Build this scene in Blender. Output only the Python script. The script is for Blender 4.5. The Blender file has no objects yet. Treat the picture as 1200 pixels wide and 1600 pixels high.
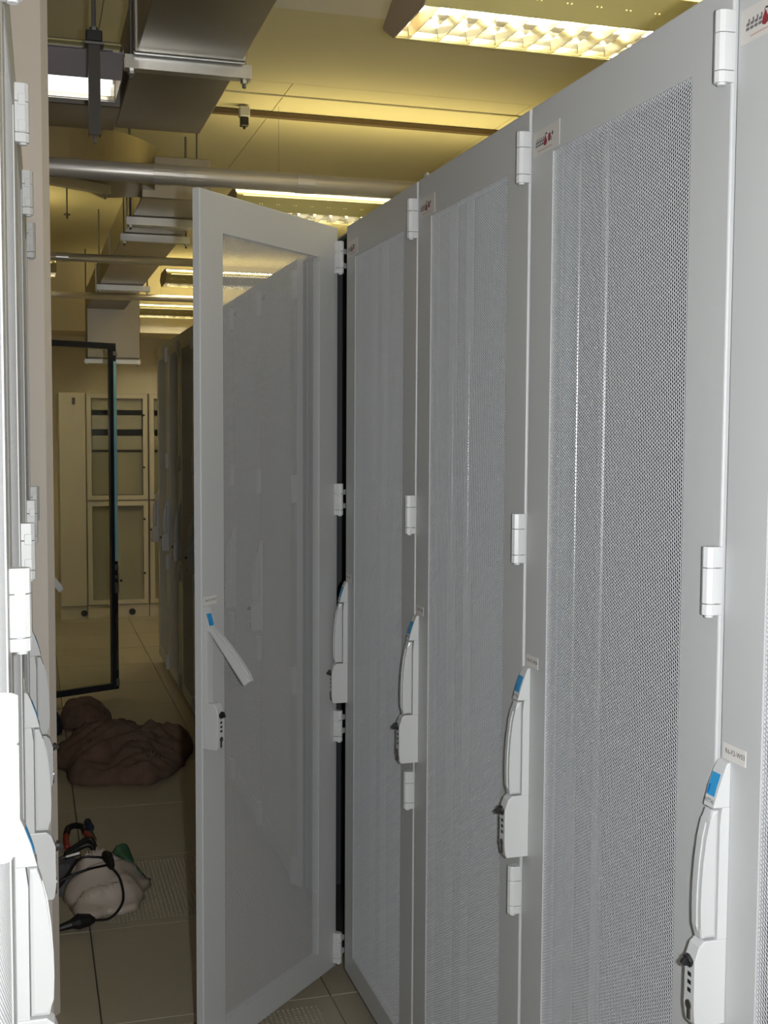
import bpy, bmesh, math, random
import numpy as np
from mathutils import Vector, Matrix, noise

random.seed(7)
scene = bpy.context.scene
COL = scene.collection

# ------------------------------------------------------------------ camera
F_PX, YAW, PITCH, ROLL = 1860.8, 0.2903, -0.0668, 0.0053
CAM = Vector((0.0, 0.0, 1.5128))
cy, sy = math.cos(YAW), math.sin(YAW)
fwd = Vector((sy * math.cos(PITCH), cy * math.cos(PITCH), math.sin(PITCH)))
rgt = Vector((cy, -sy, 0.0))
upv = rgt.cross(fwd)
r2 = math.cos(ROLL) * rgt + math.sin(ROLL) * upv
u2 = -math.sin(ROLL) * rgt + math.cos(ROLL) * upv
cd = bpy.data.cameras.new('camera')
cd.sensor_fit = 'VERTICAL'
cd.sensor_height = 36.0
cd.lens = F_PX * 36.0 / 1600.0
cd.clip_start = 0.01
cam = bpy.data.objects.new('camera', cd)
COL.objects.link(cam)
M = Matrix.Identity(4)
for i, v in enumerate((r2, u2, -fwd)):
    for j in range(3):
        M[j][i] = v[j]
M.translation = CAM
cam.matrix_world = M
scene.camera = cam

# ------------------------------------------------------------------ world, flash, exposure
world = bpy.data.worlds.new('world')
scene.world = world
world.use_nodes = True
world.node_tree.nodes['Background'].inputs[0].default_value = (0.5, 0.5, 0.5, 1)
world.node_tree.nodes['Background'].inputs[1].default_value = 0.0
# the camera's own flash, a hand's breadth to the right of the lens (camera held upright)
fl = bpy.data.lights.new('camera_flash', 'POINT')
fl.energy = 116.0
fl.color = (0.95, 0.97, 1.0)
fl.shadow_soft_size = 0.012
flo = bpy.data.objects.new('camera_flash', fl)
flo.location = CAM + r2 * 0.07 + u2 * 0.01
COL.objects.link(flo)
TUBE_E = 23.0       # luminaire tubes, downward
SLOT_E = 5.2        # uplight panels
vs = scene.view_settings
vs.view_transform = 'Standard'
vs.look = 'None'
vs.exposure = 0.16
vs.gamma = 1.0
vs.use_curve_mapping = False
try:
    scene.cycles.max_bounces = 10
    scene.cycles.diffuse_bounces = 5
    scene.cycles.transparent_max_bounces = 16
    scene.cycles.sample_clamp_indirect = 8.0
except Exception:
    pass

# ------------------------------------------------------------------ helpers
def tag(o, label=None, cat=None, group=None, kind=None):
    if label: o['label'] = label
    if cat: o['category'] = cat
    if group: o['group'] = group
    if kind: o['kind'] = kind
    return o

def empty(name, loc=(0, 0, 0), rz=0.0):
    o = bpy.data.objects.new(name, None)
    o.empty_display_size = 0.05
    o.location = loc
    o.rotation_euler = (0, 0, rz)
    COL.objects.link(o)
    return o

def obj(name, bm, mat, parent=None, loc=None, smooth=False):
    me = bpy.data.meshes.new(name)
    bmesh.ops.recalc_face_normals(bm, faces=bm.faces)
    if smooth:
        for f in bm.faces: f.smooth = True
    bm.to_mesh(me)
    bm.free()
    me.materials.append(mat)
    return mobj(name, me, parent, loc)

def mobj(name, me, parent=None, loc=None):
    o = bpy.data.objects.new(name, me)
    COL.objects.link(o)
    if parent: o.parent = parent
    if loc: o.location = loc
    return o

def copy_tree(o, parent=None):
    c = o.copy()
    COL.objects.link(c)
    c.parent = parent
    for ch in list(o.children):
        copy_tree(ch, c)
    return c

def box(bm, x0, x1, y0, y1, z0, z1, bev=0.0, seg=1):
    vs_ = [bm.verts.new(p) for p in ((x0, y0, z0), (x1, y0, z0), (x1, y1, z0), (x0, y1, z0),
                                     (x0, y0, z1), (x1, y0, z1), (x1, y1, z1), (x0, y1, z1))]
    fs = [bm.faces.new([vs_[i] for i in q]) for q in
          ((3, 2, 1, 0), (4, 5, 6, 7), (0, 1, 5, 4), (1, 2, 6, 5), (2, 3, 7, 6), (3, 0, 4, 7))]
    if bev:
        es = list({e for f in fs for e in f.edges})
        bmesh.ops.bevel(bm, geom=es, offset=bev, segments=seg, affect='EDGES', profile=0.6)
    return bm

def tube(bm, p0, p1, r, seg=12, cap=True):
    p0, p1 = Vector(p0), Vector(p1)
    d = (p1 - p0)
    q = Vector((0, 0, 1)).rotation_difference(d.normalized())
    rings = []
    for p in (p0, p1):
        rings.append([bm.verts.new(p + q @ Vector((r * math.cos(2 * math.pi * i / seg), r * math.sin(2 * math.pi * i / seg), 0))) for i in range(seg)])
    for i in range(seg):
        j = (i + 1) % seg
        bm.faces.new((rings[0][i], rings[0][j], rings[1][j], rings[1][i]))
    if cap:
        bm.faces.new(rings[0][::-1]); bm.faces.new(rings[1])
    return bm

def prism(bm, pts, fn0, fn1, bev=0.0):
    """closed outline pts (a,b); fn0/fn1 map a point to 3D on the two ends"""
    a = [bm.verts.new(fn0(p)) for p in pts]
    b = [bm.verts.new(fn1(p)) for p in pts]
    n = len(pts)
    fs = [bm.faces.new(a[::-1]), bm.faces.new(b)]
    for i in range(n):
        j = (i + 1) % n
        fs.append(bm.faces.new((a[i], a[j], b[j], b[i])))
    if bev:
        es = list(set(fs[0].edges) | set(fs[1].edges))
        bmesh.ops.bevel(bm, geom=es, offset=bev, segments=2, affect='EDGES', profile=0.5)
    return bm

def sweep(bm, pts, r, seg=8, closed=False, radii=None):
    """round tube along a poly line"""
    pts = [Vector(p) for p in pts]
    n = len(pts)
    rings = []
    prev = None
    for i, p in enumerate(pts):
        a = pts[max(i - 1, 0)]; b = pts[min(i + 1, n - 1)]
        t = (b - a).normalized()
        ref = Vector((0, 0, 1)) if abs(t.z) < 0.9 else Vector((1, 0, 0))
        s = t.cross(ref).normalized() if prev is None else (prev - t * prev.dot(t)).normalized()
        prev = s
        w = t.cross(s)
        rr = radii[i] if radii else r
        rings.append([bm.verts.new(p + rr * (math.cos(2 * math.pi * k / seg) * s + math.sin(2 * math.pi * k / seg) * w)) for k in range(seg)])
    for i in range(n - 1):
        for k in range(seg):
            l = (k + 1) % seg
            bm.faces.new((rings[i][k], rings[i][l], rings[i + 1][l], rings[i + 1][k]))
    bm.faces.new(rings[0][::-1]); bm.faces.new(rings[-1])
    return bm

def catmull(pts, sub=6):
    P = [Vector(p) for p in pts]
    P = [P[0] * 2 - P[1]] + P + [P[-1] * 2 - P[-2]]
    out = []
    for i in range(1, len(P) - 2):
        for k in range(sub):
            t = k / sub
            a, b, c, d = P[i - 1], P[i], P[i + 1], P[i + 2]
            out.append(0.5 * ((2 * b) + (c - a) * t + (2 * a - 5 * b + 4 * c - d) * t * t + (3 * b - a - 3 * c + d) * t ** 3))
    out.append(P[-2])
    return out

def B(): return bmesh.new()

# ------------------------------------------------------------------ materials
def mat(name, col, rough=0.5, metal=0.0, spec=0.5, vary=0.0, vscale=8.0, bump=0.0, bscale=300.0, emit=None, estr=0.0, alpha=None):
    m = bpy.data.materials.new(name)
    m.use_nodes = True
    nt = m.node_tree
    b = nt.nodes['Principled BSDF']
    b.inputs['Base Color'].default_value = (*col, 1)
    b.inputs['Roughness'].default_value = rough
    b.inputs['Metallic'].default_value = metal
    b.inputs['Specular IOR Level'].default_value = spec
    if vary or bump:
        tc = nt.nodes.new('ShaderNodeTexCoord')
    if vary:
        nz = nt.nodes.new('ShaderNodeTexNoise')
        nz.inputs['Scale'].default_value = vscale
        nz.inputs['Detail'].default_value = 4
        nt.links.new(tc.outputs['Object'], nz.inputs['Vector'])
        mx = nt.nodes.new('ShaderNodeMix'); mx.data_type = 'RGBA'
        mx.inputs[6].default_value = (*[c * (1 - vary) for c in col], 1)
        mx.inputs[7].default_value = (*[min(1, c * (1 + vary)) for c in col], 1)
        nt.links.new(nz.outputs['Fac'], mx.inputs[0])
        nt.links.new(mx.outputs[2], b.inputs['Base Color'])
    if bump:
        n2 = nt.nodes.new('ShaderNodeTexNoise')
        n2.inputs['Scale'].default_value = bscale
        nt.links.new(tc.outputs['Object'], n2.inputs['Vector'])
        bp = nt.nodes.new('ShaderNodeBump')
        bp.inputs['Strength'].default_value = bump
        bp.inputs['Distance'].default_value = 0.001
        nt.links.new(n2.outputs['Fac'], bp.inputs['Height'])
        nt.links.new(bp.outputs['Normal'], b.inputs['Normal'])
    if emit:
        b.inputs['Emission Color'].default_value = (*emit, 1)
        b.inputs['Emission Strength'].default_value = estr
    return m

GREY = mat('grey_powder_coat', (0.47, 0.48, 0.48), 0.45, bump=0.12, bscale=900)
SHEET = mat('grey_perforated_steel', (0.48, 0.49, 0.50), 0.4)
WHITEP = mat('white_moulded_plastic', (0.52, 0.53, 0.53), 0.35, bump=0.05, bscale=600)
LEVERP = mat('light_grey_lever_plastic', (0.50, 0.51, 0.51), 0.3)
BLACKP = mat('black_plastic', (0.012, 0.012, 0.014), 0.4)
LOCKM = mat('dull_lock_metal', (0.12, 0.11, 0.10), 0.3, metal=0.7)
BLUE = mat('blue_badge', (0.03, 0.26, 0.52), 0.4)
DBLUE = mat('deep_blue_badge', (0.01, 0.16, 0.42), 0.4)
PAPER = mat('white_label_paper', (0.62, 0.60, 0.57), 0.6)
STICK = mat('sticker_film', (0.56, 0.54, 0.51), 0.5)
INK = mat('black_ink', (0.02, 0.02, 0.025), 0.6)
INKGREY = mat('grey_ink', (0.13, 0.12, 0.13), 0.6)
INKRED = mat('red_ink', (0.22, 0.02, 0.03), 0.6)
INKROSE = mat('rust_ink', (0.40, 0.24, 0.18), 0.6)
DARKEQ = mat('dark_equipment', (0.015, 0.017, 0.02), 0.5)
CHROME = mat('bright_steel_rail', (0.52, 0.53, 0.55), 0.28, metal=1.0)
INNER = mat('rack_interior_shade', (0.035, 0.037, 0.04), 0.5)  # darkness inside the racks put into the carcass colour
TEAL = mat('teal_grey_post', (0.15, 0.20, 0.22), 0.4)
DUCT = mat('galvanised_duct', (0.36, 0.33, 0.28), 0.38, metal=1.0, vary=0.12, vscale=3.0)
ZINC = mat('zinc_strut', (0.62, 0.62, 0.60), 0.32, metal=1.0, vary=0.1, vscale=20)
DARKZINC = mat('dull_zinc', (0.20, 0.20, 0.20), 0.45, metal=0.8)
DARKSTRUT = mat('dark_strut_steel', (0.045, 0.04, 0.035), 0.5)
COOLM = mat('cool_bare_tube', (1, 1, 1), 0.4, emit=(0.92, 0.95, 1.0), estr=1.6)
PIPEM = mat('grey_galvanised_pipe', (0.62, 0.59, 0.55), 0.36, metal=0.6, vary=0.06, vscale=5)
CONDUIT = mat('brown_cable_rail', (0.10, 0.065, 0.03), 0.6)
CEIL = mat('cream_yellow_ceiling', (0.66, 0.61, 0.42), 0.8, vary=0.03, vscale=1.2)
WALL = mat('cream_wall', (0.66, 0.60, 0.46), 0.8, vary=0.03, vscale=1.5)
COLM = mat('column_plaster', (0.66, 0.60, 0.53), 0.8, vary=0.03, vscale=6, bump=0.15, bscale=120)
GAPM = mat('dark_joint', (0.07, 0.06, 0.05), 0.9)
CEILGAP = mat('ceiling_joint', (0.38, 0.32, 0.20), 0.9)
CEILW = mat('flash_lit_ceiling_board', (0.76, 0.73, 0.68), 0.8, vary=0.03, vscale=1.2)  # near boards paler, flash light put into their colour
FLOORM = mat('beige_floor_laminate', (0.33, 0.29, 0.215), 0.42, vary=0.10, vscale=160)
CREAM = mat('cream_cabinet', (0.62, 0.56, 0.43), 0.45)
CREAMD = mat('cream_cabinet_inner', (0.52, 0.47, 0.35), 0.6)
LUMP = mat('luminaire_paint', (0.55, 0.50, 0.22), 0.45)
LUMG = mat('grey_luminaire_paint', (0.30, 0.28, 0.30), 0.45)
LUMEND = mat('luminaire_end_cap', (0.40, 0.32, 0.24), 0.5)
BLADE = mat('polished_louvre', (0.78, 0.74, 0.58), 0.18, metal=1.0)
TUBEM = mat('fluorescent_tube', (1, 1, 1), 0.4, emit=(1.0, 0.93, 0.76), estr=TUBE_E)
SLOTM = mat('uplight_panel', (1, 0.9, 0.6), 0.4, emit=(1.0, 0.84, 0.38), estr=SLOT_E)
SLITM = mat('glowing_slit', (1, 0.9, 0.6), 0.4, emit=(1.0, 0.78, 0.38), estr=1.5)
DARKFR = mat('dark_door_frame', (0.018, 0.022, 0.03), 0.35)
CYAN = mat('cyan_edge_glow', (0.42, 0.80, 0.90), 0.3)  # bright lit edge of the glass door put into the colour
BROWN = mat('brown_blanket', (0.16, 0.10, 0.07), 0.95, vary=0.35, vscale=25, bump=0.6, bscale=220)
BAGM = mat('pale_plastic_bag', (0.47, 0.40, 0.34), 0.4, vary=0.2, vscale=14, bump=1.0, bscale=45)
RUBBER = mat('black_rubber', (0.008, 0.008, 0.008), 0.45)
REDG = mat('red_grip', (0.28, 0.035, 0.02), 0.45)
GREENP = mat('green_pouch', (0.035, 0.10, 0.05), 0.5)
NAVY = mat('navy_cloth', (0.012, 0.02, 0.05), 0.8)
STEEL = mat('tool_steel', (0.4, 0.4, 0.4), 0.3, metal=1.0)
GREYCL = mat('grey_cloth', (0.10, 0.10, 0.11), 0.9)

def glass_mat():
    m = bpy.data.materials.new('clear_pane')
    m.use_nodes = True
    nt = m.node_tree
    nt.nodes.remove(nt.nodes['Principled BSDF'])
    tr = nt.nodes.new('ShaderNodeBsdfTransparent'); tr.inputs[0].default_value = (0.93, 0.94, 0.93, 1)
    gl = nt.nodes.new('ShaderNodeBsdfGlossy'); gl.inputs['Roughness'].default_value = 0.05
    mx = nt.nodes.new('ShaderNodeMixShader')
    mx.inputs[0].default_value = 0.05; nt.links.new(tr.outputs[0], mx.inputs[1]); nt.links.new(gl.outputs[0], mx.inputs[2])
    nt.links.new(mx.outputs[0], nt.nodes['Material Output'].inputs[0])
    return m
GLASS = glass_mat()

def text_mesh(s, size, mtl, shear=0.0, align='CENTER', ext=0.0):
    c = bpy.data.curves.new('lettering', 'FONT')
    c.body = s; c.size = size; c.shear = shear; c.align_x = align; c.align_y = 'CENTER'; c.extrude = ext
    c.resolution_u = 2
    o = bpy.data.objects.new('lettering', c)
    COL.objects.link(o)
    dg = bpy.context.evaluated_depsgraph_get()
    me = bpy.data.meshes.new_from_object(o.evaluated_get(dg))
    bpy.data.objects.remove(o); bpy.data.curves.remove(c)
    me.materials.clear(); me.materials.append(mtl)
    return me

# ------------------------------------------------------------------ room shell
XL, XR, YF, YB, ZC = -2.2, 3.4, -2.6, 12.6, 3.15

floor = tag(obj('floor', box(B(), XL, XR, YF, YB, -0.05, -0.014), GAPM), 'beige raised floor of square tiles in the rack aisle', 'floor', kind='structure')
# loose floor tiles, 600 mm grid
TX0, TY0, TS = 0.16, 3.02, 0.6
bmt = box(B(), 0.0015, TS - 0.0015, 0.0015, TS - 0.0015, -0.013, 0, 0.0015)
tile = obj('floor_tile', bmt, FLOORM, floor)
tile_me = tile.data

def vent_tile(nu, nv, su, sv, m=0.045):
    """tile with through slots: plate built as a grid with holes"""
    bm = B()
    box(bm, 0.0015, TS - 0.0015, 0.0015, m, -0.013, 0)
    box(bm, 0.0015, TS - 0.0015, TS - m, TS - 0.0015, -0.013, 0)
    box(bm, 0.0015, m, m, TS - m, -0.013, 0)
    box(bm, TS - m, TS - 0.0015, m, TS - m, -0.013, 0)
    L = TS - 2 * m
    for i in range(nu + 1):            # bars along y
        a = m + L * i / (nu) - (L / nu - su) / 2
        box(bm, max(m, a), min(TS - m, a + L / nu - su), m, TS - m, -0.010, 0)
    for j in range(1, nv):             # bars along x
        a = m + L * j / nv - (L / nv - sv) / 2
        box(bm, m, TS - m, a, a + L / nv - sv, -0.010, -0.0003)
    return bm
slot_me = obj('floor_tile', vent_tile(40, 40, 0.006, 0.006), FLOORM, floor).data
slot_first = [o for o in floor.children if o.data == slot_me][0]
hole_me = obj('floor_tile', vent_tile(40, 40, 0.0062, 0.0062), FLOORM, floor).data
hole_first = [o for o in floor.children if o.data == hole_me][0]
vents = {(0, 1): slot_first, (0, -1): hole_first}
used_plain = False
nx0, nx1 = int((XL - TX0) // TS), int((XR - TX0) // TS)
ny0, ny1 = int((YF - TY0) // TS), int((YB - TY0) // TS)
for i in range(-1, 2):
    for j in range(-5, ny1 + 1):
        y = TY0 + TS * j
        if (i, j) in vents:
            o = vents[(i, j)]
        elif not used_plain:
            o = tile; used_plain = True
        else:
            o = mobj('floor_tile', tile_me, floor)
        o.location = (TX0 + TS * i, y, 0)
# outer floor fields, out of view behind the rows
obj('floor_field', box(B(), XL, TX0 - TS, YF, YB, -0.013, 0), FLOORM, floor)
obj('floor_field', box(B(), TX0 + 2 * TS, XR, YF, YB, -0.013, 0), FLOORM, floor)
obj('floor_field', box(B(), TX0 - TS, TX0 + 2 * TS, YF, TY0 - 5 * TS - 0.002, -0.013, 0), FLOORM, floor)

ceiling = tag(obj('ceiling', box(B(), XL, XR, YF, YB, ZC + 0.012, ZC + 0.1), CEILGAP), 'cream yellow ceiling of large flat boards', 'ceiling', kind='structure')
xs = [XL, 0.0, 1.22, 2.44, XR]
ys = [YF, -1.48, 0.89, 3.25, 4.65, 5.62, 7.98, 10.35, YB]
for b in range(len(ys) - 1):
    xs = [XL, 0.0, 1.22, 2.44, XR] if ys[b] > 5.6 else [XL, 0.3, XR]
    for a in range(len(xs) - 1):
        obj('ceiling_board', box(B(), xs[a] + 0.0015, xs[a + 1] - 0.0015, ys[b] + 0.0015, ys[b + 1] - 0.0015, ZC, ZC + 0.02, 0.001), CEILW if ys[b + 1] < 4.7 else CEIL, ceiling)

tag(obj('wall_back', box(B(), XL, XR, YB, YB + 0.12, -0.05, ZC + 0.1), WALL), 'plain cream back wall above the cream cabinets', 'wall', kind='structure')
tag(obj('wall_front', box(B(), XL, XR, YF - 0.12, YF, -0.05, ZC + 0.1), WALL), 'plain wall behind the camera', 'wall', kind='structure')
tag(obj('wall_left', box(B(), XL - 0.12, XL, YF, YB, -0.05, ZC + 0.1), WALL), 'plain wall behind the left rack row', 'wall', kind='structure')
tag(obj('wall_right', box(B(), XR, XR + 0.12, YF, YB, -0.05, ZC + 0.1), WALL), 'plain wall behind the right rack row', 'wall', kind='structure')
bm = box(B(), XL, XR, 11.9, YB, 2.47, ZC)
tag(obj('trim_1', bm, WALL), 'cream downstand beam under the ceiling at the back wall', 'beam', kind='structure')
# plaster column with a chamfered corner at the end of the left row
bm = B()
prism(bm, [(-0.45, 3.10), (0.043, 3.10), (0.060, 3.122), (0.062, 3.52), (-0.45, 3.52)],
      lambda p: (p[0], p[1], 0), lambda p: (p[0], p[1], ZC))
tag(obj('trim_2', bm, COLM), 'cream plastered column with chamfered corner beside the left racks', 'column', kind='structure')

# ------------------------------------------------------------------ perforated sheet
def perforated_mesh(y0, y1, z0, z1, a=0.00535, rk=0.462, thick=0.0010):
    du = a * math.sqrt(3) / 2
    nu = int((y1 - y0) / du) + 2
    nv = int((z1 - z0) / a) + 2
    I, J = np.meshgrid(np.arange(nu), np.arange(nv), indexing='ij')
    cy_ = y0 + (I + 0.0) * du
    cz_ = z0 + (J + 0.5 * (I % 2)) * a
    c = np.stack([cy_.ravel(), cz_.ravel()], 1)
    n = len(c)
    ang = np.arange(6) * math.pi / 3
    ring = np.stack([np.cos(ang), np.sin(ang)], 1)
    V = np.zeros((n, 18, 3), np.float32)
    V[:, 0:6, 1:] = c[:, None] + ring * (a / math.sqrt(3))
    V[:, 6:12, 1:] = c[:, None] + ring * (rk * a / math.cos(math.pi / 6) * 0.93)
    V[:, 12:18] = V[:, 6:12]
    V[:, 12:18, 0] = thick
    q = []
    for k in range(6):
        l = (k + 1) % 6
        q.append((k, 6 + k, 6 + l, l))
        q.append((6 + k, 12 + k, 12 + l, 6 + l))
    q = np.array(q)
    Fq = (np.arange(n)[:, None, None] * 18 + q[None]).reshape(-1, 4)
    me = bpy.data.meshes.new('perforated_panel')
    me.vertices.add(n * 18)
    me.vertices.foreach_set('co', V.ravel())
    me.loops.add(Fq.size)
    me.loops.foreach_set('vertex_index', Fq.ravel().astype(np.int32))
    me.polygons.add(len(Fq))
    me.polygons.foreach_set('loop_start', np.arange(0, Fq.size, 4, dtype=np.int32))
    me.polygons.foreach_set('loop_total', np.full(len(Fq), 4, np.int32))
    me.update(calc_edges=True)
    me.materials.append(SHEET)
    return me

# ------------------------------------------------------------------ rack and door prototypes
# local frame: door plane x=0, outward -x, width along +y (hinge at y=0), z up
W, DZ0, DZ1 = 0.6, 0.05, 2.05
PY0, PY1, PZ0, PZ1 = 0.095, 0.511, 0.116, 1.962
HB = 0.571   # near face of the handle
HE = 0.594

def ring_mesh(y0, y1, z0, z1, iy0, iy1, iz0, iz1, t, bev):
    bm = B()
    o = [(y0, z0), (y1, z0), (y1, z1), (y0, z1)]
    i = [(iy0, iz0), (iy1, iz0), (iy1, iz1), (iy0, iz1)]
    of = [bm.verts.new((0, *p)) for p in o]; inf = [bm.verts.new((0, *p)) for p in i]
    ob = [bm.verts.new((t, *p)) for p in o]; inb = [bm.verts.new((t, *p)) for p in i]
    ed = []
    for k in range(4):
        l = (k + 1) % 4
        bm.faces.new((of[k], inf[k], inf[l], of[l]))
        bm.faces.new((ob[k], ob[l], inb[l], inb[k]))
        bm.faces.new((of[k], of[l], ob[l], ob[k]))
        bm.faces.new((inf[k], inb[k], inb[l], inf[l]))
        ed.append((of[k], of[l]))
    es = [bm.edges.get(e) for e in ed]
    if bev:
        bmesh.ops.bevel(bm, geom=es, offset=bev, segments=2, affect='EDGES', profile=0.5)
    return bm

PERF = perforated_mesh(PY0 - 0.001, PY1 + 0.002, PZ0 - 0.001, PZ1 + 0.002)

def hinge_mesh(tabs=False):
    bm = B()
    H = 0.084
    prof = [(-0.004, 0.002), (-0.004, -0.012), (-0.0015, -0.018), (0.004, -0.0205), (0.009, -0.019), (0.0135, -0.014), (0.0145, 0.0)]
    for a, b in ((0.0, 0.158), (0.168, 0.685), (0.695, 1.0)):
        prism(bm, prof, lambda p: (p[1], p[0], a * H), lambda p: (p[1], p[0], b * H), 0.0008)
    # two square knuckle tabs towards the rack frame, and their square faces on the door side
    for a in (0.20, 0.64):
        if tabs: box(bm, -0.012, -0.001, -0.026, -0.0035, a * H, (a + 0.16) * H, 0.0008)
        box(bm, -0.0150, -0.0045, 0.0125, 0.0158, (a - .02) * H, (a + 0.17) * H, 0.0006)
    # pin core, seen in the grooves
    tube(bm, (-0.009, 0.005, 0.002), (-0.009, 0.005, H - 0.002), 0.006, 10)
    tube(bm, (-0.011, 0.004, -0.003), (-0.011, 0.004, 0.003), 0.0055, 12)
    return bm

def handle_parts(door, badge=True, lever_open=0.0):
    P0 = lambda p: (-p[0], HB, p[1])
    P1 = lambda p: (-p[0], HE, p[1])
    bm = prism(B(), [(0, .792), (.039, .792), (.0415, .797), (.0435, .815), (.0435, .874), (.0375, .892), (.030, .8985), (0, .8985)], P0, P1, 0.0012)
    obj('handle_housing', bm, WHITEP, door)
    bm = prism(B(), [(0, .8985), (.013, .8985), (.013, 1.04), (.0105, 1.062), (0, 1.062)], P0, P1, 0.0008)
    obj('handle_base', bm, WHITEP, door)
    bm = prism(B(), [(0, 1.062), (.0225, 1.062), (.0165, 1.085), (.0095, 1.105), (.005, 1.1155), (0, 1.117)], P0, P1, 0.0012)
    obj('handle_tip', bm, WHITEP, door)
    # badge on the sloped front of the tip
    if badge:
        def onslope(t, off):      # t 0 at bottom .. 1 at top
            a = Vector((.0222, 1.0635)); b = Vector((.0166, 1.085)); c = Vector((.0098, 1.105))
            p = a.lerp(b, t / .5) if t < .5 else b.lerp(c, (t - .5) / .5)
            d = (b - a if t < .5 else c - b).normalized()
            n = Vector((d.y, -d.x)) * off
            p = p + n
            return (-p.x, p.y)
        def patch(name, m, t0, t1, u0, u1, off):
            bm = B()
            rows = []
            for t in [t0 + (t1 - t0) * k / 6 for k in range(7)]:
                x, z = onslope(t, off)
                rows.append((bm.verts.new((x, u0, z)), bm.verts.new((x, u1, z))))
            for k in range(6):
                bm.faces.new((rows[k][0], rows[k][1], rows[k + 1][1], rows[k + 1][0]))
            ret = bmesh.ops.extrude_face_region(bm, geom=list(bm.faces))
            for v in [g for g in ret['geom'] if isinstance(g, bmesh.types.BMVert)]:
                v.co.x += 0.0003
            return obj(name, bm, m, door)
        patch('handle_badge', BLUE, .27, .92, HB + .004, HE - .0015, .0005)
        patch('badge_mark', DBLUE, .31, .56, HE - .007, HE - .0025, .0008)
        tm = text_mesh('RITTAL', 0.0066, INK, shear=0.25)
        t = mobj('badge_lettering', tm, door)
        ax, az = onslope(0.12, .0004); bx_, bz = onslope(0.2, .0004)
        up = Vector((bx_ - ax, 0, bz - az)).normalized()
        rx = Vector((0, -1, 0)); nn = rx.cross(up)
        mm = Matrix.Identity(4)
        for i_, v in enumerate((rx, up, nn)):
            for j_ in range(3): mm[j_][i_] = v[j_]
        mm.translation = Vector((ax, (HB + HE) / 2 + .001, az)) + nn * 0.0002
        t.matrix_local = mm
    # lever, pivot at its top
    pz = 1.060
    pts = [(.0135, .901), (.0335, .9005), (.0355, .915), (.0362, .94), (.0358, .965), (.0340, .995), (.0305, 1.025), (.0262, 1.045), (.0222, 1.0595), (.0135, 1.0595)]
    bm = prism(B(), [(p, z - pz) for p, z in pts], lambda p: (-p[0], HB + .0012, p[1]), lambda p: (-p[0], HE - .0012, p[1]), 0.004)
    # raised grip ridge along the front of the lever
    rid = [(.0350, .908), (.0372, .915), (.0379, .94), (.0375, .965), (.0357, .995), (.0322, 1.025), (.0278, 1.043), (.024, 1.043), (.0300, 1.0), (.0345, .93)]
    prism(bm, [(p, z - pz) for p, z in rid], lambda p: (-p[0], HB + .0085, p[1]), lambda p: (-p[0], HE - .0085, p[1]), 0.0006)
    lev = obj('lever', bm, LEVERP, door, loc=(0, 0, pz))
    if lever_open:
        lev.rotation_euler = (0, lever_open, 0)
    # push knob, three slots, keyhole on the front of the housing
    ym = (HB + HE) / 2
    bm = tube(B(), (-.043, ym, .8735), (-.0475, ym, .872), .0085, 14)
    prism(bm, [(.044, .880), (.0545, .8745), (.0555, .871), (.0535, .868), (.044, .866)], lambda p: (-p[0], ym - .003, p[1]), lambda p: (-p[0], ym + .003, p[1]), 0.0008)
    obj('lock_knob', bm, BLACKP, door)
    for z in (.855, .845, .835):
        obj('slot', prism(B(), [(.042, z + .003), (.0441, z + .003), (.0441, z - .002), (.042, z - .002)], lambda p: (-p[0], ym - .004, p[1]), lambda p: (-p[0], ym + .003, p[1])), BLACKP, door)
    bm = tube(B(), (-.0425, ym, .817), (-.0450, ym, .817), .006, 12)
    box(bm, -.0446, -.042, ym - .0035, ym + .0035, .798, .814, 0.001)
    obj('keyhole_cover', bm, LOCKM, door)

def label_parts(door, code):
    obj('number_label', box(B(), -.0007, -.0001, .5405, .5885, 1.119, 1.1385), PAPER, door)
    t = mobj('label_lettering', text_mesh(code, 0.0088, INK), door)
    mm = Matrix(((0, 0, -1, -.0009), (-1, 0, 0, .5620), (0, 1, 0, 1.1295), (0, 0, 0, 1)))
    t.matrix_local = mm

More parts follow.
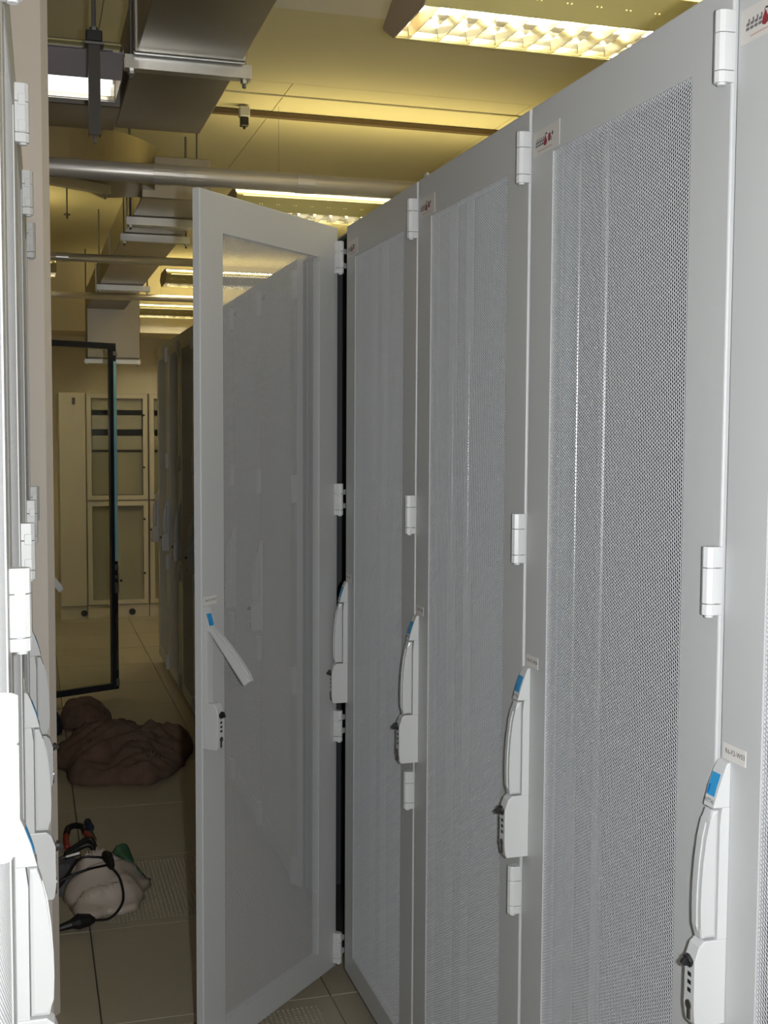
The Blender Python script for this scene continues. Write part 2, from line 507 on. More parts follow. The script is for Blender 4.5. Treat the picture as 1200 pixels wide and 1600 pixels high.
STKY = 0.589
def sticker_parts(door):
    obj('logo_sticker', box(B(), -.0007, -.0001, .486, STKY - .001, 1.966, 2.006), STICK, door)
    def flat(name, m, polys, d=.0009):
        bm = B()
        for poly in polys:
            bm.faces.new([bm.verts.new((-d, STKY - u, z)) for u, z in poly])
        return obj(name, bm, m, door)
    u0 = .012
    # grey block of lettering on the left, with light gaps
    blk = []
    for i in range(4):
        a = u0 + i * .0082
        blk += [[(a, 1.980), (a + .0066, 1.980), (a + .0072, 1.9835), (a + .0006, 1.9835)],
                [(a + .0006, 1.985), (a + .0072, 1.985), (a + .0080, 1.9925), (a + .0050, 1.9925), (a + .0046, 1.9885), (a + .0012, 1.9885)]]
    flat('logo_block', INKGREY, blk)
    # red drop in the middle
    dr = [(.0495, 1.9935), (.0455, 1.9865), (.0435, 1.981), (.0450, 1.978), (.0505, 1.9765), (.0560, 1.979), (.0570, 1.983), (.0535, 1.988), (.0512, 1.9925)]
    flat('logo_drop', INKRED, [dr])
    flat('logo_arc', INK, [[(.0465, 1.9925), (.0505, 1.9965), (.0570, 1.9955), (.0585, 1.9925), (.0560, 1.9935), (.0505, 1.9945)]])
    # dark letters right of the drop
    flat('logo_letter', INKRED, [[(.0625, 1.9925), (.0700, 1.9935), (.0705, 1.9865), (.0690, 1.981), (.0625, 1.9805), (.0600, 1.984), (.0605, 1.989)]])
    flat('logo_letter', INK, [[(.0745, 1.9925), (.0790, 1.9945), (.0795, 1.9885), (.0750, 1.9875)], [(.0715, 1.9865), (.0735, 1.9865), (.0735, 1.9800), (.0715, 1.9800)]])
    # thin line of rust-coloured print beneath
    ln = []
    for i in range(15):
        a = .021 + i * .0037
        ln.append([(a, 1.9715), (a + .0027, 1.9715), (a + .0027, 1.9733), (a, 1.9733)])
    flat('logo_print', INKROSE, ln)

HINGE = None
def make_door(parent, code='R6-F2-W04', lever_open=0.0, badge=True):
    global HINGE
    d = obj('door', ring_mesh(.005, W - .005, DZ0, DZ1, PY0, PY1, PZ0, PZ1, .02, .0025), GREY, parent)
    mobj('perforated_panel', PERF, d, loc=(.0016, 0, 0))
    for z in (1.9296, 1.2918, .679, .0630):
        if HINGE is None:
            h = obj('hinge', hinge_mesh(), WHITEP, d, loc=(0, .006, z))
            HINGE = h.data
        else:
            mobj('hinge', HINGE, d, loc=(0, .006, z))
    handle_parts(d, badge, lever_open)
    label_parts(d, code)
    sticker_parts(d)
    return d

def make_body(r, depth=0.95):
    bm = B()
    box(bm, .024, depth, .004, .010, .045, 2.045)           # side panels
    box(bm, .024, depth, W - .010, W - .004, .045, 2.045)
    box(bm, depth - .006, depth, .010, W - .010, .045, 2.045)
    box(bm, .024, depth, .010, W - .010, .045, .051)
    box(bm, .024, depth - .008, .012, W - .012, 2.036, 2.044)     # dark sheet added under the roof to stand in for shade
    obj('carcass', bm, INNER, r)
    obj('roof', box(B(), .022, depth, .004, W - .004, 2.0455, 2.05, .0015), GREY, r)
    for y in (.012, W - .052):
        obj('front_post', box(B(), .026, .066, y, y + .04, .052, 2.044, .003), TEAL, r)
    for y in (.437, .534):
        obj('glint_rail', tube(B(), (.06, y, .10), (.06, y, 2.02), .008, 20, cap=False), CHROME, r, smooth=True)  # bright tubes added behind the mesh to catch flash glints
    obj('equipment', box(B(), .17, .80, .075, W - .075, .10, 2.02, .004), DARKEQ, r)
    for x in (.09, depth - .09):
        for y in (.06, W - .06):
            bm = tube(B(), (x, y, 0), (x, y, .012), .022, 10)
            tube(bm, (x, y, .012), (x, y, .046), .009, 8)
            obj('levelling_foot', bm, BLACKP, r)
    return r

RG = 'perforated-door racks in the right row'
XRW = 0.808
Y0R = 1.264
right_labels = {
    -1: 'nearest grey server rack, cut by the right edge, numbered label above its blue-badged handle',
    0: 'second grey server rack from the right edge, its wide perforated door in full view',
    1: 'third grey server rack from the right edge, perforated door with blue-tipped handle',
    2: 'fourth grey server rack from the right edge, just in front of the open door',
    3: 'grey server rack whose perforated door stands swung open into the aisle',
    4: 'first grey rack beyond the open-door rack, seen through the open mesh door',
    5: 'second grey rack beyond the open-door rack, seen through the open mesh door',
    6: 'third grey rack beyond the open-door rack, its lever hanging out, beside the open door edge',
    7: 'fourth grey rack beyond the open-door rack, in the dim far right row',
    8: 'fifth grey rack beyond the open-door rack, in the dim far right row',
    9: 'last but one grey rack at the far end of the right row',
    10: 'last grey rack at the far end of the right row, before the cream cabinets',
}
proto = empty('server_rack')
make_body(proto)
make_door(proto, 'R6-F2-W04')
LEV = math.radians(40)
for k in range(-1, 11):
    if k == 0:
        r = proto
    else:
        r = copy_tree(proto)
    r.location = (XRW, Y0R + W * k, 0)
    tag(r, right_labels[k], 'server rack', RG)
    d = [c for c in r.children if c.name.startswith('door')][0]
    for c in list(d.children):
        if c.name.startswith('label_lettering') and k != 0:
            c.data = text_mesh('R6-F2-W%02d' % (4 + k), 0.0088, INK)
        if c.name.startswith('lever') and k in (3, 6):
            c.rotation_euler = (0, LEV, 0)
        elif c.name.startswith('logo') and k == 3:
            bpy.data.objects.remove(c)
    if k == 3:
        th = math.radians(134.5)
        piv = Vector((-.012, .010, 0))
        R3 = Matrix.Rotation(th, 3, 'Z')
        d.rotation_euler = (0, 0, th)
        d.location = piv - R3 @ piv
        th_ = obj('hinge', hinge_mesh(True), WHITEP, d)
        hm = th_.data
        bpy.data.objects.remove(th_)
        for c in d.children:
            if c.name.startswith('hinge'): c.data = hm

# eyebolt on a rack roof
bm = tube(B(), (.05, .088, 2.0505), (.05, .088, 2.066), .006, 10)
sweep(bm, [(.05, .088 + .010 * math.cos(t), 2.075 + .010 * math.sin(t)) for t in [math.pi * 2 * i / 16 for i in range(17)]], .0045, 8)
rr = [o for o in COL.objects if o.name.startswith('server_rack') and abs(o.location.y - (Y0R + 2 * W)) < .01][0]
obj('eyebolt', bm, WHITEP, rr)

# left row: same racks turned round, hinge at the far end
LG = 'perforated-door racks in the left row'
left_labels = ['nearest grey rack on the left edge, only a hinge blown white by flash showing',
               'second grey rack on the left edge, with the large white mid-height hinge',
               'third grey rack on the left edge, with the largest long white handle',
               'fourth grey rack on the left, second handle from the front',
               'fifth grey rack on the left, last one before the plastered column']
ROT_L = math.pi - 0.0131
def left_x(y): return -0.0195 + 0.0131 * (y - 1.24)
def place_left(r, yfar, x, rz):
    r.rotation_euler = (0, 0, rz)
    r.location = (x, yfar, 0)
for i in range(5):
    r = copy_tree(proto)
    yf = 0.650 + 0.601 * i
    place_left(r, yf, left_x(yf), ROT_L)
    tag(r, left_labels[i], 'server rack', LG)
# rack with its lever swung out, beyond the column
r = copy_tree(proto)
place_left(r, 4.87, -0.015, math.pi)
tag(r, 'grey rack behind the column with a lever poking out into view', 'server rack', LG)
for c in [c for c in r.children if c.name.startswith('door')][0].children:
    if c.name.startswith('lever'): c.rotation_euler = (0, LEV, 0)

# dark-framed glass door standing open on a rack of the left row
g = empty('glass_door_rack')
bm = B()
box(bm, .024, .95, .004, .010, .045, 2.0); box(bm, .024, .95, W - .010, W - .004, .045, 2.0)
box(bm, .944, .95, .010, W - .010, .045, 2.0); box(bm, .024, .95, .010, W - .010, .045, .051)
obj('carcass', bm, DARKFR, g)
obj('roof', box(B(), .022, .95, .004, W - .004, 1.995, 2.0), DARKFR, g)
obj('equipment', box(B(), .17, .80, .075, W - .075, .12, 1.90, .004), DARKEQ, g)
for x in (.09, .86):
    for y in (.06, W - .06):
        bm = tube(B(), (x, y, 0), (x, y, .012), .022, 10)
        tube(bm, (x, y, .012), (x, y, .046), .009, 8)
        obj('levelling_foot', bm, BLACKP, g)
d = obj('door', ring_mesh(.005, .565, .05, 2.0, .045, .527, .085, 1.968, .026, .002), DARKFR, g)
obj('pane', box(B(), .010, .014, .046, .526, .086, 1.967), GLASS, d)
obj('edge_strip', box(B(), .0262, .031, .547, .565, .78, 1.90, .001), CYAN, d)
obj('edge_strip', box(B(), .0262, .030, .550, .563, .16, .48, .001), LOCKM, d)
bm = box(B(), .0262, .036, .546, .566, .60, .66, .001); box(bm, .0262, .034, .548, .566, .68, .70, .001); box(bm, .0262, .034, .548, .566, .73, .76, .001)
obj('latch', bm, ZINC, d)
obj('corner_clip', box(B(), .0262, .036, .545, .567, 1.93, 1.955, .002), ZINC, d)
obj('corner_clip', box(B(), .0262, .036, .545, .567, .07, .11, .002), ZINC, d)
g.rotation_euler = (0, 0, math.pi); g.location = (-0.05, 6.635, 0)
d.rotation_euler = (0, 0, math.radians(114))
tag(g, 'dark rack with a dark-framed glass door standing open across the aisle', 'rack')

# ------------------------------------------------------------------ luminaires
def luminaire(name, length, lit=True):
    TB, SL, SP = (TUBEM, SLITM, SLOTM) if lit else (COOLM, LUMG, LUMG)
    WG = LUMP if lit else LUMG
    r = empty(name)
    wd = .26
    wing = lambda s: [(wd / 2 + s * (wd / 2), 0.0), (wd / 2 + s * (wd / 2 + .10), .052), (wd / 2 + s * (wd / 2 + .10), .056), (wd / 2 + s * (wd / 2 - .004), .006)]
    for s in (-1, 1):
        bm = prism(B(), wing(s), lambda p: (0, p[0], p[1]), lambda p: (length, p[0], p[1]))
        obj('side_wing', bm, WG, r)
        y0, y1 = sorted((wd / 2 + s * (wd / 2 + .10), wd / 2 + s * (wd / 2 + .118)))
        obj('glowing_slit', box(B(), .03, length - .03, y0, y1, .053, .056), SL, r)
        # row of paired light holes in the wing
        bm = B()
        n = int(length / .085)
        for i in range(n):
            for dx in (-.006, .006):
                x = .04 + i * .085 + dx
                yy = wd / 2 + s * (wd / 2 + .055); z = .0285 - .0016
                bm.faces.new([bm.verts.new((x + .0022 * math.cos(a), yy + s * .0022 * math.sin(a) * .9, z + .0022 * math.sin(a) * .47)) for a in [math.pi / 3 * q for q in range(6)]])
        tag(obj('light_holes', bm, SL, r), kind='stuff')
    bm = B()
    box(bm, 0, length, -.02, wd + .02, .100, .104)
    obj('top_plate', bm, LUMP, r)
    for x0, x1 in ((-.003, .0), (length, length + .003)):
        obj('end_cap', prism(B(), [(0, -.002), (-.10, .052), (-.10, .062), (-.02, .104), (wd + .02, .104), (wd + .10, .062), (wd + .10, .052), (wd, -.002)],
                             lambda p: (x0, p[0], p[1]), lambda p: (x1, p[0], p[1])), LUMEND, r)
    # curved side reflectors
    for s in (-1, 1):
        arc = [(wd / 2 + s * (wd / 2 - .002 - .03 * t * t), .002 + .09 * t) for t in (0, .2, .4, .6, .8, 1)]
        arc += [(a + s * .002, b) for a, b in arc[::-1]]
        obj('reflector', prism(B(), arc, lambda p: (.002, p[0], p[1]), lambda p: (length - .002, p[0], p[1])), BLADE, r)
    n = int(length / .085)
    bl = None
    for i in range(n if lit else 0):
        x = (i + .5) * length / n
        if bl is None:
            b = obj('louvre_blade', prism(B(), [(-.001, .0), (.001, .0), (.006, .036), (-.006, .036)], lambda p: (p[0], .006, p[1]), lambda p: (p[0], wd - .006, p[1])), BLADE, r)
            bl = b.data
        else:
            b = mobj('louvre_blade', bl, r)
        b.location = (x, 0, 0)
    tz = .062 if lit else .012
    for y in (.08, .18):
        obj('tube', tube(B(), (.02, y, tz), (length - .02, y, tz), .013, 10), TB, r)
    obj('uplight_panel', box(B(), .04, length - .04, .03, wd - .03, .1045, .108), SP, r)
    for x in (.25, length - .25):
        obj('suspension_wire', tube(B(), (x, wd / 2, .104), (x, wd / 2, ZC - 2.6), .0008, 6), DARKZINC, r)
    return r
LL = 1.8
lum = luminaire('ceiling_light', LL)
lab = {0: 'louvred ceiling light over the near right racks, largest and brightest in view',
       1: 'louvred ceiling light just above the open mesh door top',
       2: 'small louvred ceiling light left of the open door, third from the front',
       3: 'smallest farthest louvred ceiling light near the back wall',
       -1: 'louvred ceiling light behind the camera over the right racks'}
for i, y in ((0, 2.962), (1, 5.90), (2, 8.94), (3, 11.45), (-1, .02)):
    o = lum if i == 0 else copy_tree(lum)
    o.location = (.985, y, 2.6)
    tag(o, lab[i], 'ceiling light', 'louvred lights over the right row')
o = luminaire('ceiling_light', LL, lit=False)
o.location = (.292 - LL, 3.865, 2.6)
tag(o, 'grey ceiling light with two bare tubes at top left, behind the hanging strut', 'ceiling light')

o = copy_tree(lum)
o.location = (.20 - LL, 8.62, 2.6)
tag(o, 'ceiling light peeping out beside the column, left of the far duct', 'ceiling light')
del o['group']

# ------------------------------------------------------------------ ducts, hangers, pipes
def duct_section(name, parent, x0, x1, y0, y1, z0, z1, fl='y'):
    bm = box(B(), x0, x1, y0, y1, z0, z1, .004)
    return obj(name, bm, DUCT, parent)
dA = empty('sheet_metal_duct', (.465, 3.5, 2.6))
def rel(o, par):   # keep world coordinates under an offset parent
    o.matrix_parent_inverse = Matrix.Translation(-par.location)
    return o
for a, b in ((-1.2, 1.0), (1.005, 2.2), (2.205, 3.55), (3.565, 4.47)):
    rel(duct_section('duct_section', dA, .315, .622, a, b, 2.603, 2.82), dA)
for y in (1.0, 2.2, 3.545):
    rel(obj('flange', box(B(), .306, .631, y, y + .022, 2.594, 2.829, .004), ZINC, dA), dA)
rel(duct_section('duct_branch', dA, -1.7, .318, 4.20, 4.52, 2.603, 2.82), dA)
tag(dA, 'dark sheet metal duct overhead at top left, turning left at its end', 'duct')

def hanger(cx, y, z, half, label, rz=0.0, drop=False):
    h = empty('strut_hanger', (cx, y, z), rz)
    bm = B()
    # open U channel
    box(bm, -half, half, -.0205, .0205, -.041, -.038); box(bm, -half, half, -.0205, -.018, -.038, -.002); box(bm, -half, half, .018, .0205, -.038, -.002)
    obj('strut_channel', bm, ZINC, h)
    for s in (-1, 1):
        obj('threaded_rod', tube(B(), (s * (half - .02), 0, -.065), (s * (half - .02), 0, ZC - z), .006, 8), DARKZINC, h)
        bm = tube(B(), (s * (half - .02), 0, -.053), (s * (half - .02), 0, -.0415), .011, 6)
        obj('nut', bm, ZINC, h)
    tag(h, label, 'hanger', 'strut hangers under the ducts')
    return h
hanger(.468, 3.60, 2.600, .185, 'zinc strut hanger under the front duct at top left, nearest one')
dB = empty('sheet_metal_duct', (.69, 8.0, 2.6))
for a, b in ((5.75, 6.55), (6.555, 8.0), (8.005, 9.6), (9.605, 11.05)):
    rel(duct_section('duct_section', dB, .525, .85, a, b, 2.603, 2.80), dB)
rel(duct_section('duct_drop', dB, .52, .985, 11.055, 11.35, 2.17, 2.80), dB)
for y in (6.54, 7.99, 9.595):
    rel(obj('flange', box(B(), .517, .858, y, y + .02, 2.596, 2.807, .004), ZINC, dB), dB)
tag(dB, 'long sheet metal duct in the distance above the aisle, dropping at its far end', 'duct')
hanger(.685, 6.26, 2.600, .19, 'zinc strut hanger under the far duct, nearest of the four')
hanger(.695, 6.80, 2.600, .19, 'zinc strut hanger under the far duct, second of the four')
hanger(.70, 9.18, 2.600, .195, 'zinc strut hanger under the far duct, third of the four')
hanger(.75, 11.21, 2.167, .25, 'zinc strut hanger under the lowered end of the far duct')
# diagonal link duct with its rounded bend
dC = empty('diagonal_duct', (-.9, 5.05, 2.63))
bm = B()
pth = catmull([(-1.7, 4.80, 0), (-.7, 5.15, 0), (.05, 5.45, 0), (.36, 5.68, 0), (.50, 5.95, 0)], 8)
prev = None
for i, p in enumerate(pth):
    t = (pth[min(i + 1, len(pth) - 1)] - pth[max(i - 1, 0)]).normalized()
    nrm = Vector((-t.y, t.x, 0))
    ring = [bm.verts.new(p + nrm * a + Vector((0, 0, z))) for a, z in ((-.16, 2.64), (.16, 2.64), (.16, 2.84), (-.16, 2.84))]
    if prev:
        for k in range(4):
            bm.faces.new((prev[k], prev[(k + 1) % 4], ring[(k + 1) % 4], ring[k]))
    else: bm.faces.new(ring[::-1])
    prev = ring
bm.faces.new(prev)
rel(obj('duct_bend', bm, DUCT, dC), dC)
tag(dC, 'curved sheet metal duct joining the far duct from the left', 'duct')
hanger(.20, 5.58, 2.636, .20, 'slanting zinc strut hanger under the curved duct', rz=.55)

# hanging perforated strut on a rod
h = empty('hanging_strut', (.192, 3.5, 2.34))
bm = B()
box(bm, -.016, .016, -.016, -.013, 0, .265); box(bm, -.016, -.0135, -.013, .016, 0, .265); box(bm, .0135, .016, -.013, .016, 0, .265)
obj('strut_channel', bm, DARKSTRUT, h)
obj('threaded_rod', tube(B(), (0, 0, -.02), (0, 0, ZC - 2.34), .006, 8), DARKZINC, h)
obj('clamp_plate', box(B(), -.027, .027, -.024, .024, .245, .252, .001), DARKZINC, h)
obj('clamp_block', box(B(), -.022, .022, -.02, .02, .253, .285, .003), BLACKP, h)
obj('nut', tube(B(), (0, 0, .285), (0, 0, .297), .011, 6), DARKZINC, h)
tag(h, 'dark vertical strut hanging on a threaded rod at top left', 'hanger')

def pipe(y, z, r, x0, x1, label, couplings):
    p = empty('pipe', (x0, y, z))
    obj('pipe_run', tube(B(), (0, 0, 0), (x1 - x0, 0, 0), r, 20), PIPEM, p, smooth=False)
    for f in p.children[0].data.polygons: f.use_smooth = len(f.vertices) == 4
    for c in couplings:
        obj('coupling', tube(B(), (c - x0 - .035, 0, 0), (c - x0 + .035, 0, 0), r * 1.07, 20), PIPEM, p)
    tag(p, label, 'pipe', 'pipes crossing under the ceiling')
pipe(4.62, 2.48, .036, -2.2, 3.4, 'thickest grey pipe crossing the aisle above the open door', (.50, .62, 1.05))
pipe(7.10, 2.50, .024, -2.2, 1.02, 'thin grey pipe crossing behind, second from the front', (.2,))
pipe(9.05, 2.50, .024, -2.2, 1.3, 'thin grey pipe crossing farthest back', ())

tag(obj('cable_rail', box(B(), .5, 3.4, 6.12, 6.15, 3.118, 3.148, .003), CONDUIT), 'thin dark brown cable rail running across the ceiling', 'rail')
tag(obj('ceiling_batten', box(B(), .5, 3.4, 5.82, 5.835, 3.142, 3.1495), CEIL), 'slim cream batten on the ceiling beside the brown rail', 'batten')
s = empty('ceiling_sensor', (1.065, 6.06, 3.10))
obj('sensor_housing', box(B(), -.026, .026, -.026, .026, -.01, .04, .004), WHITEP, s)
bm = box(B(), -.02, .02, -.02, .02, -.055, -.0105, .004); tube(bm, (0, 0, -.068), (0, 0, -.055), .006, 8)
obj('sensor_head', bm, BLACKP, s)
tag(s, 'small white and black detector hanging below the brown ceiling rail', 'detector')
for x, y in ((.205, 6.6), (.27, 8.3)):
    q = empty('sprinkler', (x, y, ZC))
    obj('drop_pipe', tube(B(), (0, 0, -.20), (0, 0, 0), .005, 8), DARKZINC, q)
    bm = tube(B(), (0, 0, -.2005), (0, 0, -.208), .022, 12); tube(bm, (0, 0, -.232), (0, 0, -.208), .007, 8)
    obj('sprinkler_head', bm, DARKZINC, q)
    tag(q, 'small dark sprinkler hanging above the aisle, %s' % ('nearer one' if y < 7 else 'farther one'), 'sprinkler', 'sprinklers over the aisle')

# ------------------------------------------------------------------ cream cabinets at the back
YC = 9.80
def window_door(par, x0, x1, z0, z1, hinges=True):
    b = B()
    m = .035
    # frame as ring in the xz plane
    o = [(x0, z0), (x1, z0), (x1, z1), (x0, z1)]; i = [(x0 + m, z0 + m), (x1 - m, z0 + m), (x1 - m, z1 - m), (x0 + m, z1 - m)]
    of = [b.verts.new((p[0], 0, p[1])) for p in o]; inf = [b.verts.new((p[0], 0, p[1])) for p in i]
    ob = [b.verts.new((p[0], .018, p[1])) for p in o]; inb = [b.verts.new((p[0], .018, p[1])) for p in i]
    for k in range(4):
        l = (k + 1) % 4
        b.faces.new((of[k], of[l], inf[l], inf[k])); b.faces.new((ob[k], inb[k], inb[l], ob[l]))
        b.faces.new((of[k], ob[k], ob[l], of[l])); b.faces.new((inf[k], inf[l], inb[l], inb[k]))
    d = obj('door', b, CREAM, par)
    obj('pane', box(B(), x0 + m + .001, x1 - m - .001, .006, .009, z0 + m + .001, z1 - m - .001), GLASS, d)
    return d
def cabinet(x0, x1, label, kind, solid=False):
    c = empty('cream_cabinet', (x0, YC, 0))
    w = x1 - x0; H = 1.815
    bm = B()
    if solid:
        box(bm, 0, w, .0, .45, .105, H, .004)
    else:
        box(bm, 0, .012, .02, .45, .105, H); box(bm, w - .012, w, .02, .45, .105, H); box(bm, .012, w - .012, .02, .45, H - .012, H)
        box(bm, .012, w - .012, .44, .45, .105, H - .012); box(bm, .012, w - .012, .02, .44, .105, .117); box(bm, .012, w - .012, .02, .44, .94, .965)
    obj('carcass', bm, CREAM if solid else CREAMD, c)
    obj('plinth', box(B(), 0, w, .012, .44, 0, .104), CREAM, c)
    obj('plug', tube(B(), (w * (.88 if solid else .72), .012, .045), (w * (.88 if solid else .72), .0, .045), .026, 16), BLACKP, c)
    if not solid:
        du = window_door(c, .006, w - .006, .96, H - .006)
        dl = window_door(c, .006, w - .006, .112, .945)
        for z in (1.64, 1.22):
            obj('knob', tube(B(), (w - .035, 0, z), (w - .035, -.012, z), .009, 10), BLACKP, du)
        for z in (.80, .36):
            obj('knob', tube(B(), (w - .035, 0, z), (w - .035, -.012, z), .009, 10), BLACKP, dl)
        for z in (1.665, 1.51, 1.345):
            obj('shelf_unit', box(B(), .045, w - .045, .022, .38, z + .014, z + .128, .003), CREAM, c)
        obj('lower_panel', box(B(), .042, w - .042, .022, .03, .148, .908), CREAMD, c)
        obj('upper_panel', box(B(), .045, w - .045, .022, .03, 1.0, 1.34), CREAMD, c)
        if kind == 'B':
            for x in (.235, .265):
                obj('round_socket', tube(B(), (x, .022, .30), (x, .0195, .30), .011, 10), BLACKP, c)
    else:
        obj('emblem', box(B(), w * .5, w * .62, -.002, -.0001, 1.72, 1.775), INKGREY, c)
        obj('warning_mark', prism(B(), [(w * .52, 1.60), (w * .64, 1.60), (w * .58, 1.645)], lambda p: (p[0], -.002, p[1]), lambda p: (p[0], -.0001, p[1])), PAPER, c)
    tag(c, label, 'cabinet', 'cream cabinets at the back')
cabinet(.236, .440, 'narrow plain cream cabinet at the back, left of the window cabinet', 'A', True)
cabinet(.444, .932, 'cream back cabinet with glazed upper and lower doors, seen behind the glass door', 'B')
cabinet(.938, 1.426, 'cream back cabinet half hidden by the end of the right rack row', 'C')

# ------------------------------------------------------------------ things on the floor
def crumple(nu, nv, cx, cyy, rx, ry, h, seed, outline=0.18, fold=0.5):
    """crumpled heap of cloth: polar height field standing on the floor"""
    bm = B()
    rows = []
    top = bm.verts.new((cx, cyy, 0.0))
    for i in range(1, nu + 1):
        r = i / nu
        row = []
        for j in range(nv):
            a = 2 * math.pi * j / nv
            rad = 1 + outline * noise.noise(Vector((2 * math.cos(a), 2 * math.sin(a), seed))) + .06 * noise.noise(Vector((6 * math.cos(a), 6 * math.sin(a), seed + 3)))
            x = r * rad * math.cos(a) * rx; y = r * rad * math.sin(a) * ry
            row.append(bm.verts.new((cx + x, cyy + y, 0)))
        rows.append(row)
    def hz(v, edge):
        p = v.co - Vector((cx, cyy, 0))
        q = Vector((p.x / rx, p.y / ry, 0))
        base = max(0, 1 - edge ** 3)
        w = Vector((noise.noise(Vector((p.x * 4, p.y * 4, seed + 40))), noise.noise(Vector((p.x * 4, p.y * 4, seed + 50))), 0)) * .08
        px_, py_ = p.x + w.x, p.y + w.y
        n1 = noise.noise(Vector((px_ * 5, py_ * 4, seed)))
        n2 = abs(noise.noise(Vector((px_ * 4 + py_ * 2, py_ * 13 - px_ * 3, seed + 5))))
        n3 = abs(noise.noise(Vector((px_ * 9 + py_ * 5, py_ * 26 - px_ * 8, seed + 9))))
        return .006 * (1 if edge < .999 else 0.2) + h * base ** .7 * (0.55 + .55 * n1 + fold * (.5 - 1.3 * n2) + .3 * fold * (.4 - n3))
    for i, row in enumerate(rows):
        for v in row: v.co.z = max(.003, hz(v, (i + 1) / nu)) if i < nu - 1 else .0005
    top.co.z = max(.01, hz(top, 0))
    for j in range(nv):
        bm.faces.new((top, rows[0][j], rows[0][(j + 1) % nv]))
        for i in range(nu - 1):
            k = (j + 1) % nv
            bm.faces.new((rows[i][j], rows[i + 1][j], rows[i + 1][k], rows[i][k]))
    bm.faces.new(rows[-1][::-1])
    return bm
bl = tag(obj('blanket', crumple(40, 110, .40, 5.54, .30, .42, .15, 2.3, fold=.8), BROWN, smooth=True), 'crumpled brown blanket lying on the floor across the aisle', 'blanket')
tag(obj('blanket', crumple(26, 70, .27, 6.27, .14, .17, .15, 7.7, fold=.7), BROWN, smooth=True), 'smaller fold of brown blanket heaped behind the large brown blanket', 'blanket')
tag(obj('cloth_bundle', crumple(12, 34, .105, 6.12, .042, .07, .11, 4.4), NAVY, smooth=True), 'dark blue cloth bundle on the floor beside the column, left of the brown blankets', 'bundle')
tag(obj('plastic_bag', crumple(20, 60, .215, 3.92, .135, .20, .10, 11.3, outline=.5, fold=1.0), BAGM, smooth=True), 'pale crumpled plastic bag on the floor under the black cable', 'bag')
tag(obj('grey_cloth', crumple(12, 40, .10, 4.08, .075, .16, .07, 21.3), GREYCL, smooth=True), 'dark grey cloth on the floor beside the pale bag', 'cloth')

# black power cable with its two connectors
cab = empty('power_cable', (.12, 3.66, 0))
pts = [(.02, 3.80, .02), (.085, 3.84, .075), (.14, 3.93, .115), (.195, 3.93, .118), (.226, 3.905, .118)]
o = rel(obj('cable', sweep(B(), catmull(pts, 7), .0042, 8), RUBBER, cab, smooth=True), cab)
pts = [(.238, 3.865, .105), (.262, 3.80, .085), (.265, 3.72, .045), (.225, 3.665, .018), (.17, 3.645, .022)]
rel(obj('cable', sweep(B(), catmull(pts, 7), .0042, 8), RUBBER, cab, smooth=True), cab)
pts = [(.0, 3.80, .05), (.08, 3.795, .10), (.16, 3.81, .122), (.235, 3.865, .112)]
rel(obj('cable', sweep(B(), catmull(pts, 7), .0042, 8), RUBBER, cab, smooth=True), cab)
bm = sweep(B(), [(.226, 3.935, .122), (.230, 3.915, .122), (.234, 3.895, .116), (.238, 3.87, .108), (.240, 3.855, .104)], .014, 10, radii=[.014, .018, .016, .013, .008])
rel(obj('connector', bm, RUBBER, cab), cab)
bm = sweep(B(), [(.175, 3.650, .020), (.160, 3.648, .024), (.128, 3.640, .026), (.105, 3.636, .022), (.07, 3.63, .016), (.02, 3.61, .012)], .02, 10, radii=[.008, .018, .024, .014, .010, .006])
rel(obj('plug', bm, RUBBER, cab), cab)
tag(cab, 'black looped power cable with a plug, lying over the pale bag', 'cable')

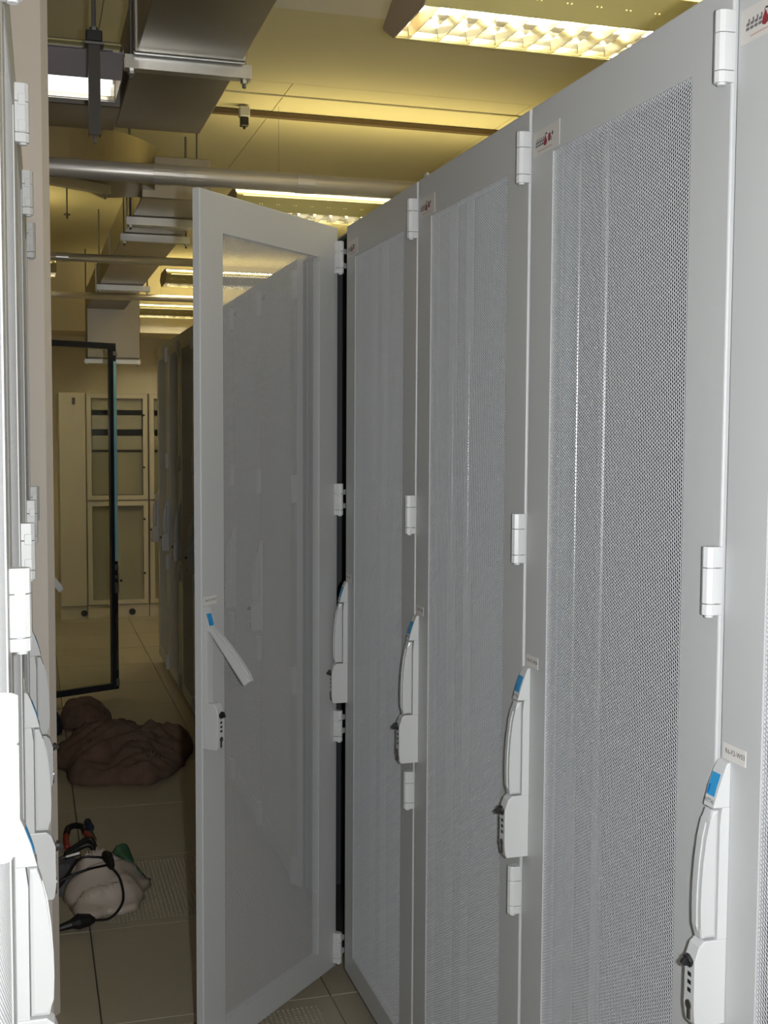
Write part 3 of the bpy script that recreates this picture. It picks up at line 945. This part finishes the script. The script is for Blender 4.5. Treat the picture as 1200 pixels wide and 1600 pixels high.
# pliers with red grips
pl = empty('pliers', (.15, 4.42, 0))
rel(obj('head', sweep(B(), catmull([(.115, 4.44, .03), (.125, 4.50, .035), (.15, 4.525, .035), (.175, 4.50, .035), (.182, 4.45, .03)], 5), .012, 8), RUBBER, pl, smooth=True), pl)
rel(obj('grip', sweep(B(), catmull([(.115, 4.44, .03), (.112, 4.40, .022), (.116, 4.35, .013)], 4), .011, 8), REDG, pl, smooth=True), pl)
rel(obj('grip', sweep(B(), catmull([(.182, 4.45, .03), (.198, 4.41, .022), (.208, 4.36, .013)], 4), .011, 8), REDG, pl, smooth=True), pl)
tag(pl, 'open pliers with red grips lying on the floor behind the bag', 'pliers')
sd = empty('screwdriver', (.21, 4.56, 0))
rel(obj('grip', sweep(B(), [(.197, 4.64, .012), (.199, 4.62, .014), (.203, 4.58, .014), (.207, 4.55, .013), (.209, 4.535, .009)], .013, 10, radii=[.009, .014, .013, .014, .007]), NAVY, sd), sd)
rel(obj('shaft', sweep(B(), [(.209, 4.536, .006), (.222, 4.43, .004)], .0035, 8), STEEL, sd), sd)
tag(sd, 'screwdriver with dark blue grip lying on the floor tiles', 'screwdriver')
cu = empty('side_cutter', (.16, 4.22, 0))
rel(obj('handles', sweep(B(), catmull([(.205, 4.22, .05), (.19, 4.24, .075), (.15, 4.22, .065), (.105, 4.19, .045)], 5), .010, 8), RUBBER, cu, smooth=True), cu)
rel(obj('handles', sweep(B(), catmull([(.205, 4.19, .05), (.185, 4.19, .072), (.15, 4.185, .065), (.10, 4.16, .045)], 5), .010, 8), RUBBER, cu, smooth=True), cu)
rel(obj('jaws', sweep(B(), [(.15, 4.14, .062), (.105, 4.135, .055), (.085, 4.135, .05)], .006, 6, radii=[.008, .006, .002]), STEEL, cu), cu)
tag(cu, 'black-handled cutter lying on top of the pale bag rear edge', 'cutter')
tag(obj('green_pouch', crumple(12, 32, .292, 4.115, .042, .06, .10, 31.0), GREENP, smooth=True), 'small dark green pouch lying at the right of the pale bag', 'pouch')
st = empty('green_strap', (.29, 3.98, 0))
rel(obj('strap', sweep(B(), catmull([(.262, 4.02, .095), (.295, 3.99, .085), (.33, 3.965, .045), (.355, 3.955, .012)], 5), .008, 6), GREENP, st), st)
rel(obj('strap_end', sweep(B(), [(.340, 3.960, .034), (.356, 3.955, .014), (.372, 3.955, .009)], .009, 6), RUBBER, st), st)
tag(st, 'green strap with black end trailing over the right of the pale bag', 'strap')
